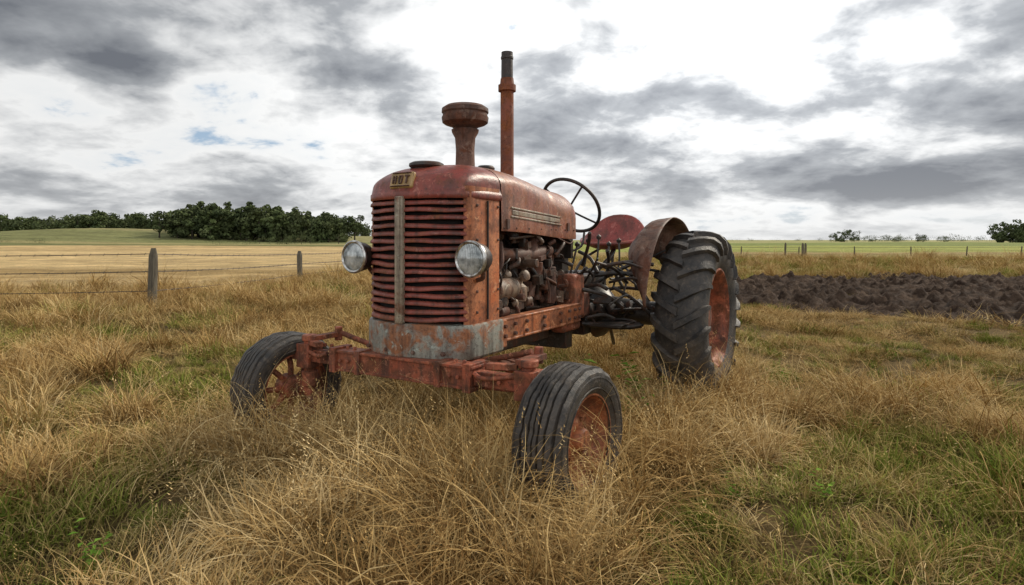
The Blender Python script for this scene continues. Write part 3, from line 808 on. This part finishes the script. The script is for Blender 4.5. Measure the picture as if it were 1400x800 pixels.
tree(424, 168, 2.7, 3.2, 8, 50, 17, 'bush'); tree(355, 175, 2.2, 3.6, 8, 40, 8, 'bush'); tree(463, 175, 3.6, 5.5, 9, 50, 9, 'bush'); tree(368, 178, 2, 5, 8, 40, 18, 'bush')
it = []
for i in range(34):
    px = rnd.uniform(-60, 470); Yd = 160+rnd.uniform(-3, 3)
    if 60 < px < 300: continue
    it.append(((px-700)*Yd/840, Yd, rnd.uniform(1.0, 2.0), rnd.uniform(4, 8)))
woods('hedgerow', it, 12, 25)

# ------------------------------------------------------------------ grass
def grass_mat(name, cols):
    m = bpy.data.materials.new(name); m.use_nodes = True; t = m.node_tree; t.nodes.clear(); nt = NT(t)
    at = nt.node('ShaderNodeAttribute'); at.attribute_name = 'bc'
    se = nt.node('ShaderNodeSeparateColor'); nt.l.new(at.outputs['Color'], se.inputs[0])
    oi = nt.node('ShaderNodeObjectInfo').outputs['Random']
    pos = nt.node('ShaderNodeNewGeometry').outputs['Position']
    f = nt.math('ADD', nt.math('MULTIPLY', se.outputs[0], .5), nt.math('MULTIPLY', oi, .25))
    f = nt.math('ADD', f, nt.math('MULTIPLY_ADD', nt.noise(pos, 1.0, 2, .6), 1.0, -.28))
    f = nt.math('SUBTRACT', f, .12)
    c = nt.ramp(f, cols)
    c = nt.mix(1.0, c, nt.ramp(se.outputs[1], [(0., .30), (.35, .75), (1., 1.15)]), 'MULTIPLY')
    d = nt.node('ShaderNodeBsdfDiffuse'); nt.l.new(c, d.inputs['Color'])
    o = nt.node('ShaderNodeOutputMaterial'); nt.l.new(d.outputs[0], o.inputs[0]); return m
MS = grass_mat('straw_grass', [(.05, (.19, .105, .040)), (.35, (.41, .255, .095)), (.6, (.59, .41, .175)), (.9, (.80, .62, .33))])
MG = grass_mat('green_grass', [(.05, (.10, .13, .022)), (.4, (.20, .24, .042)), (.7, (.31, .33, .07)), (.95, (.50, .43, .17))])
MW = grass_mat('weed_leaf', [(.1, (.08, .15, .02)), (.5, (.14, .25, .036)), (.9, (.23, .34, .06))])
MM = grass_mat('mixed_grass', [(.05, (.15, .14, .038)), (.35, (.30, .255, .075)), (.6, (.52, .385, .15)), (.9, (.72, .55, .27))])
src = bpy.data.collections.new('grass_sources')
def clump(name, n, spread, h0, h1, lean, curve, wd, mat, seed, seg=4, seeds=False):
    rnd = random.Random(seed); V = []; F = []; C = []
    dirb = rnd.random()*6.28
    for i in range(n):
        r = spread*sqrt(rnd.random()); a = rnd.random()*6.28; p = Vector((r*cos(a), r*sin(a), -.02))
        L = rnd.uniform(h0, h1); az_ = a+rnd.gauss(0, .9) if rnd.random() < .6 else dirb+rnd.gauss(0, .7)
        th = abs(rnd.gauss(lean, .25)); cv = rnd.gauss(curve, .4); w = wd*rnd.uniform(.6, 1.3); cr = rnd.random()
        hd = Vector((cos(az_), sin(az_), 0)); sd_ = Vector((-sin(az_), cos(az_), 0)); sd_ = (sd_+hd*rnd.gauss(0, .5)+Vector((0, 0, rnd.gauss(0, .2)))).normalized()
        k0 = len(V); tw = rnd.gauss(0, .35)
        for s in range(seg+1):
            t = s/seg; ww = w*(1-t**2.2*.9)*.5
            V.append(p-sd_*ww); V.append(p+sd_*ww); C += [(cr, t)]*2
            ang = th+cv*t*1.3; hd2 = (hd*cos(tw*t)+Vector((-hd.y, hd.x, 0))*sin(tw*t))
            p = p+(hd2*sin(ang)+Vector((0, 0, cos(ang))))*(L/seg)
            if p.z < .01: p.z = .01+rnd.random()*.02
        for s in range(seg): q = k0+2*s; F.append((q, q+1, q+3, q+2))
        if seeds and rnd.random() < .5:
            for z_ in range(7):
                q = len(V); b_ = p+Vector((rnd.gauss(0, .006), rnd.gauss(0, .006), -.012*z_)); dd = Vector((rnd.gauss(0, 1), rnd.gauss(0, 1), 1)).normalized()*.014
                V += [b_-sd_*.003, b_+sd_*.003, b_+dd]; C += [(.5+.4*rnd.random(), 1.)]*3; F.append((q, q+1, q+2))
    me = bpy.data.meshes.new(name); me.from_pydata([tuple(v) for v in V], [], F); me.materials.append(mat)
    ca = me.color_attributes.new('bc', 'FLOAT_COLOR', 'POINT'); buf = []
    for c in C: buf += [c[0], c[1], 0, 1]
    ca.data.foreach_set('color', buf)
    o = bpy.data.objects.new(name, me); src.objects.link(o)
def weed(name, seed):
    rnd = random.Random(seed); V = []; F = []; C = []
    for i in range(4):
        a = rnd.random()*6.28; top = Vector((cos(a)*.05, sin(a)*.05, rnd.uniform(.08, .2)))
        for k in range(8):
            t = .25+.75*k/8; b_ = top*t; aa = rnd.random()*6.28; L = rnd.uniform(.02, .038); d = Vector((cos(aa), sin(aa), rnd.uniform(0, .6))).normalized()
            sd_ = d.cross(Vector((0, 0, 1))).normalized()*L*.3; q = len(V)
            V += [b_, b_+d*L*.5+sd_, b_+d*L-Vector((0, 0, .008)), b_+d*L*.5-sd_]; F.append((q, q+1, q+2, q+3)); C += [(rnd.random(), .8)]*4
        q = len(V); V += [Vector((-.0015, 0, 0)), Vector((.0015, 0, 0)), top]; F.append((q, q+1, q+2)); C += [(.5, .7)]*3
    me = bpy.data.meshes.new(name); me.from_pydata([tuple(v) for v in V], [], F); me.materials.append(MW)
    ca = me.color_attributes.new('bc', 'FLOAT_COLOR', 'POINT'); buf = []
    for c in C: buf += [c[0], c[1], 0, 1]
    ca.data.foreach_set('color', buf); o = bpy.data.objects.new(name, me); src.objects.link(o)
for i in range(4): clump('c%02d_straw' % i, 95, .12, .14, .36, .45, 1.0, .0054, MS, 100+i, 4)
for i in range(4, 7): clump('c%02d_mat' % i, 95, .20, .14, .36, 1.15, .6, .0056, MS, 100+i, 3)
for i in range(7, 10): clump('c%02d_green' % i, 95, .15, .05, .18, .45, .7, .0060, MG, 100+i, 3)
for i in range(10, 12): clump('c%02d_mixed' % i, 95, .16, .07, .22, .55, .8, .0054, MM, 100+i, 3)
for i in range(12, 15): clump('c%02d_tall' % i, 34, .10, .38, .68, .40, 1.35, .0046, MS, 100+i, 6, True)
for i in range(15, 17): weed('c%02d_weed' % i, 100+i)
ST, MA, GR, MX, TA, WE = (0, 3), (4, 6), (7, 9), (10, 11), (12, 14), (15, 16)
pts = []; idx = []; rot = []; scl = []
rnd = random.Random(77)
def put(x, y, kind, s, sz=None):
    pts.append((x, y, H(x, y))); idx.append(rnd.randint(*kind)); rot.append((rnd.gauss(0, .14), rnd.gauss(0, .14), rnd.random()*6.28)); k = sz or s*rnd.uniform(.8, 1.2); scl.append((s, s, k))
def greenness(x, y):
    g_ = fb(x, y, .55, 31, 3)*.95+.07
    for (cx, cy, r_, w) in ((-2.0, 3.4, .8, .42), (-2.6, 2.7, .7, .3), (2.2, 3.4, 1.1, .38), (3.6, 4.2, 1.4, .35), (1.5, 2.6, .7, .32), (-3.4, 6.5, 1.6, .2), (4.2, 6.0, 1.6, .2),
                             (-.6, 2.9, .7, -.5), (-1.1, 2.4, .6, -.4), (-1.8, 4.8, 1.0, -.15), (0, 9, 6, -.1), (-1.7, 2.5, .4, .3), (.5, 2.4, .35, .45)):
        g_ += w*math.exp(-((x-cx)**2+(y-cy)**2)/(r_*r_))
    return g_
def lowzone(x, y): return x > 1.8 and y > 5.2 and y < 12 and x > y*.30
def scatter(y0, y1, dens, sc):
    wmax = y1*.98+2.2
    n = int(dens*(y1-y0)*2*wmax)
    for _ in range(n):
        y = rnd.uniform(y0, y1); x = rnd.uniform(-wmax, wmax)
        if abs(x) > y*.98+2.2: continue
        q = in_mud(x, y)
        if q > .10 and rnd.random() < .997: continue
        if y > 13 and x < -6.3 and y > 13.5+rnd.random()*4: continue
        g_ = greenness(x, y)+rnd.gauss(0, .12); mound = fb(x, y, .9, 50, 2)
        s = sc*(1+.75*mound)*rnd.uniform(.75, 1.2); s = max(s, .5*sc)
        if lowzone(x, y): s *= .66
        if g_ > .24: k = GR if rnd.random() < .66 else MX
        elif g_ > .06: k = MX if rnd.random() < .6 else rnd.choice((ST, MA, GR))
        else: k = ST if rnd.random() < .42 else (MA if rnd.random() < .75 else MX)
        if lowzone(x, y) and k == ST: k = MA
        put(x, y, k, s)
        if lowzone(x, y) and rnd.random() < .5: put(x+rnd.gauss(0, .15), y+rnd.gauss(0, .15), MA, s)
        if rnd.random() < .03+.05*max(0, mound) and not (x > 2.2 and y > 5): put(x, y, TA, s*rnd.uniform(.6, .9))
        if y < 7 and g_ > .2 and rnd.random() < .035: put(x, y, WE, rnd.uniform(.7, 1.2))
scatter(1.3, 4.5, 46, .87)
scatter(4.5, 8, 30, 1.03)
scatter(8, 14, 14, 1.3)
scatter(14, 24, 5.5, 1.7)
scatter(24, 42, 1.8, 2.2)
for _ in range(550):
    y = rnd.uniform(1.6, 5); x = rnd.uniform(-y-.8, y+.8); put(x, y, rnd.choice((MA, MX)), rnd.uniform(.55, .75))
for _ in range(150):
    y = 2.2+13*rnd.random()**1.3; x = rnd.uniform(-.95, .95)*(y+.5)
    if in_mud(x, y) > -.5 or lowzone(x, y) or greenness(x, y) > .30: continue
    n = rnd.randint(4, 8); k = .85+.03*y
    for _q in range(n): put(x+rnd.gauss(0, .10*k), y+rnd.gauss(0, .10*k), ST if rnd.random() < .8 else TA, k*rnd.uniform(.9, 1.3))
for _ in range(600):
    t = rnd.random(); x = -22+15*t; y = 10.8+1.2*t+rnd.gauss(0, .5); put(x, y, rnd.choice((ST, TA)), rnd.uniform(.8, 1.2))
for _ in range(300):
    t = rnd.random(); put(-7+.9*t+rnd.gauss(0, .4), 11.9+8*t, rnd.choice((ST, TA)), rnd.uniform(.8, 1.2))
def TW(x, y): return (-.61+.859*x+.512*y, 3.61-.512*x+.859*y)
for _ in range(150):
    x, y = TW(rnd.uniform(-.75, .95), rnd.uniform(-.65, .0)); put(x, y, rnd.choice((TA, TA, ST)), rnd.uniform(.75, 1.15))
for (cx, cy, r_, n) in ((.80, -.50, .13, 40), (.98, -.62, .12, 22), (1.36, -.15, .10, 12), (1.2, .42, .2, 20), (-.92, -.55, .22, 28), (-1.25, -.2, .15, 14), (1.12, 1.55, .22, 42), (1.48, 2.1, .16, 30), (.75, 1.2, .35, 40), (.6, .6, .4, 34), (1.3, 2.95, .25, 20), (.6, -.6, .22, 34)):
    for _ in range(n):
        x, y = TW(cx+rnd.gauss(0, r_), cy+rnd.gauss(0, r_)); put(x, y, rnd.choice((TA, ST, TA)), rnd.uniform(.75, 1.12))
for _ in range(12):
    x, y = TW(rnd.uniform(.5, .95), rnd.uniform(.9, 1.7)); put(x, y, WE, rnd.uniform(1.8, 2.8))
me = bpy.data.meshes.new('grass'); me.from_pydata(pts, [], [])
A = me.attributes.new('idx', 'INT', 'POINT'); A.data.foreach_set('value', idx)
A = me.attributes.new('rot', 'FLOAT_VECTOR', 'POINT'); A.data.foreach_set('vector', [q for r_ in rot for q in r_])
A = me.attributes.new('scl', 'FLOAT_VECTOR', 'POINT'); A.data.foreach_set('vector', [q for r_ in scl for q in r_])
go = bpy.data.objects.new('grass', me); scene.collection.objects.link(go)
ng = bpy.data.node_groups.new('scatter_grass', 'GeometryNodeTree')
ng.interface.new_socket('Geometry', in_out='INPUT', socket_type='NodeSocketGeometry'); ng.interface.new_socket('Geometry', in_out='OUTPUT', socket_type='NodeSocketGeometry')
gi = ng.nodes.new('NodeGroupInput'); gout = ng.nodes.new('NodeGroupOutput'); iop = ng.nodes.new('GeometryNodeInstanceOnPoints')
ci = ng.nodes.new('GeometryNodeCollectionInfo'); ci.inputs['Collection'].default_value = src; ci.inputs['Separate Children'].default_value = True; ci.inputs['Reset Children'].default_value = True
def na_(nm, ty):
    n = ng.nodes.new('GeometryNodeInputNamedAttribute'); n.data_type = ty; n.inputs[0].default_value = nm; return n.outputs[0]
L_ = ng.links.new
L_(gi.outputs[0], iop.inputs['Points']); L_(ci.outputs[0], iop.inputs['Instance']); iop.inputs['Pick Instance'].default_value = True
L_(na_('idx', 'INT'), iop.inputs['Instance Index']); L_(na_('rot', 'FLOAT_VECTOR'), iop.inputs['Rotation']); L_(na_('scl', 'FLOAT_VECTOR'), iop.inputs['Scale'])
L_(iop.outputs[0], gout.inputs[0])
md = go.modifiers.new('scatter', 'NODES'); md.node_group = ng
print('grass points', len(pts))
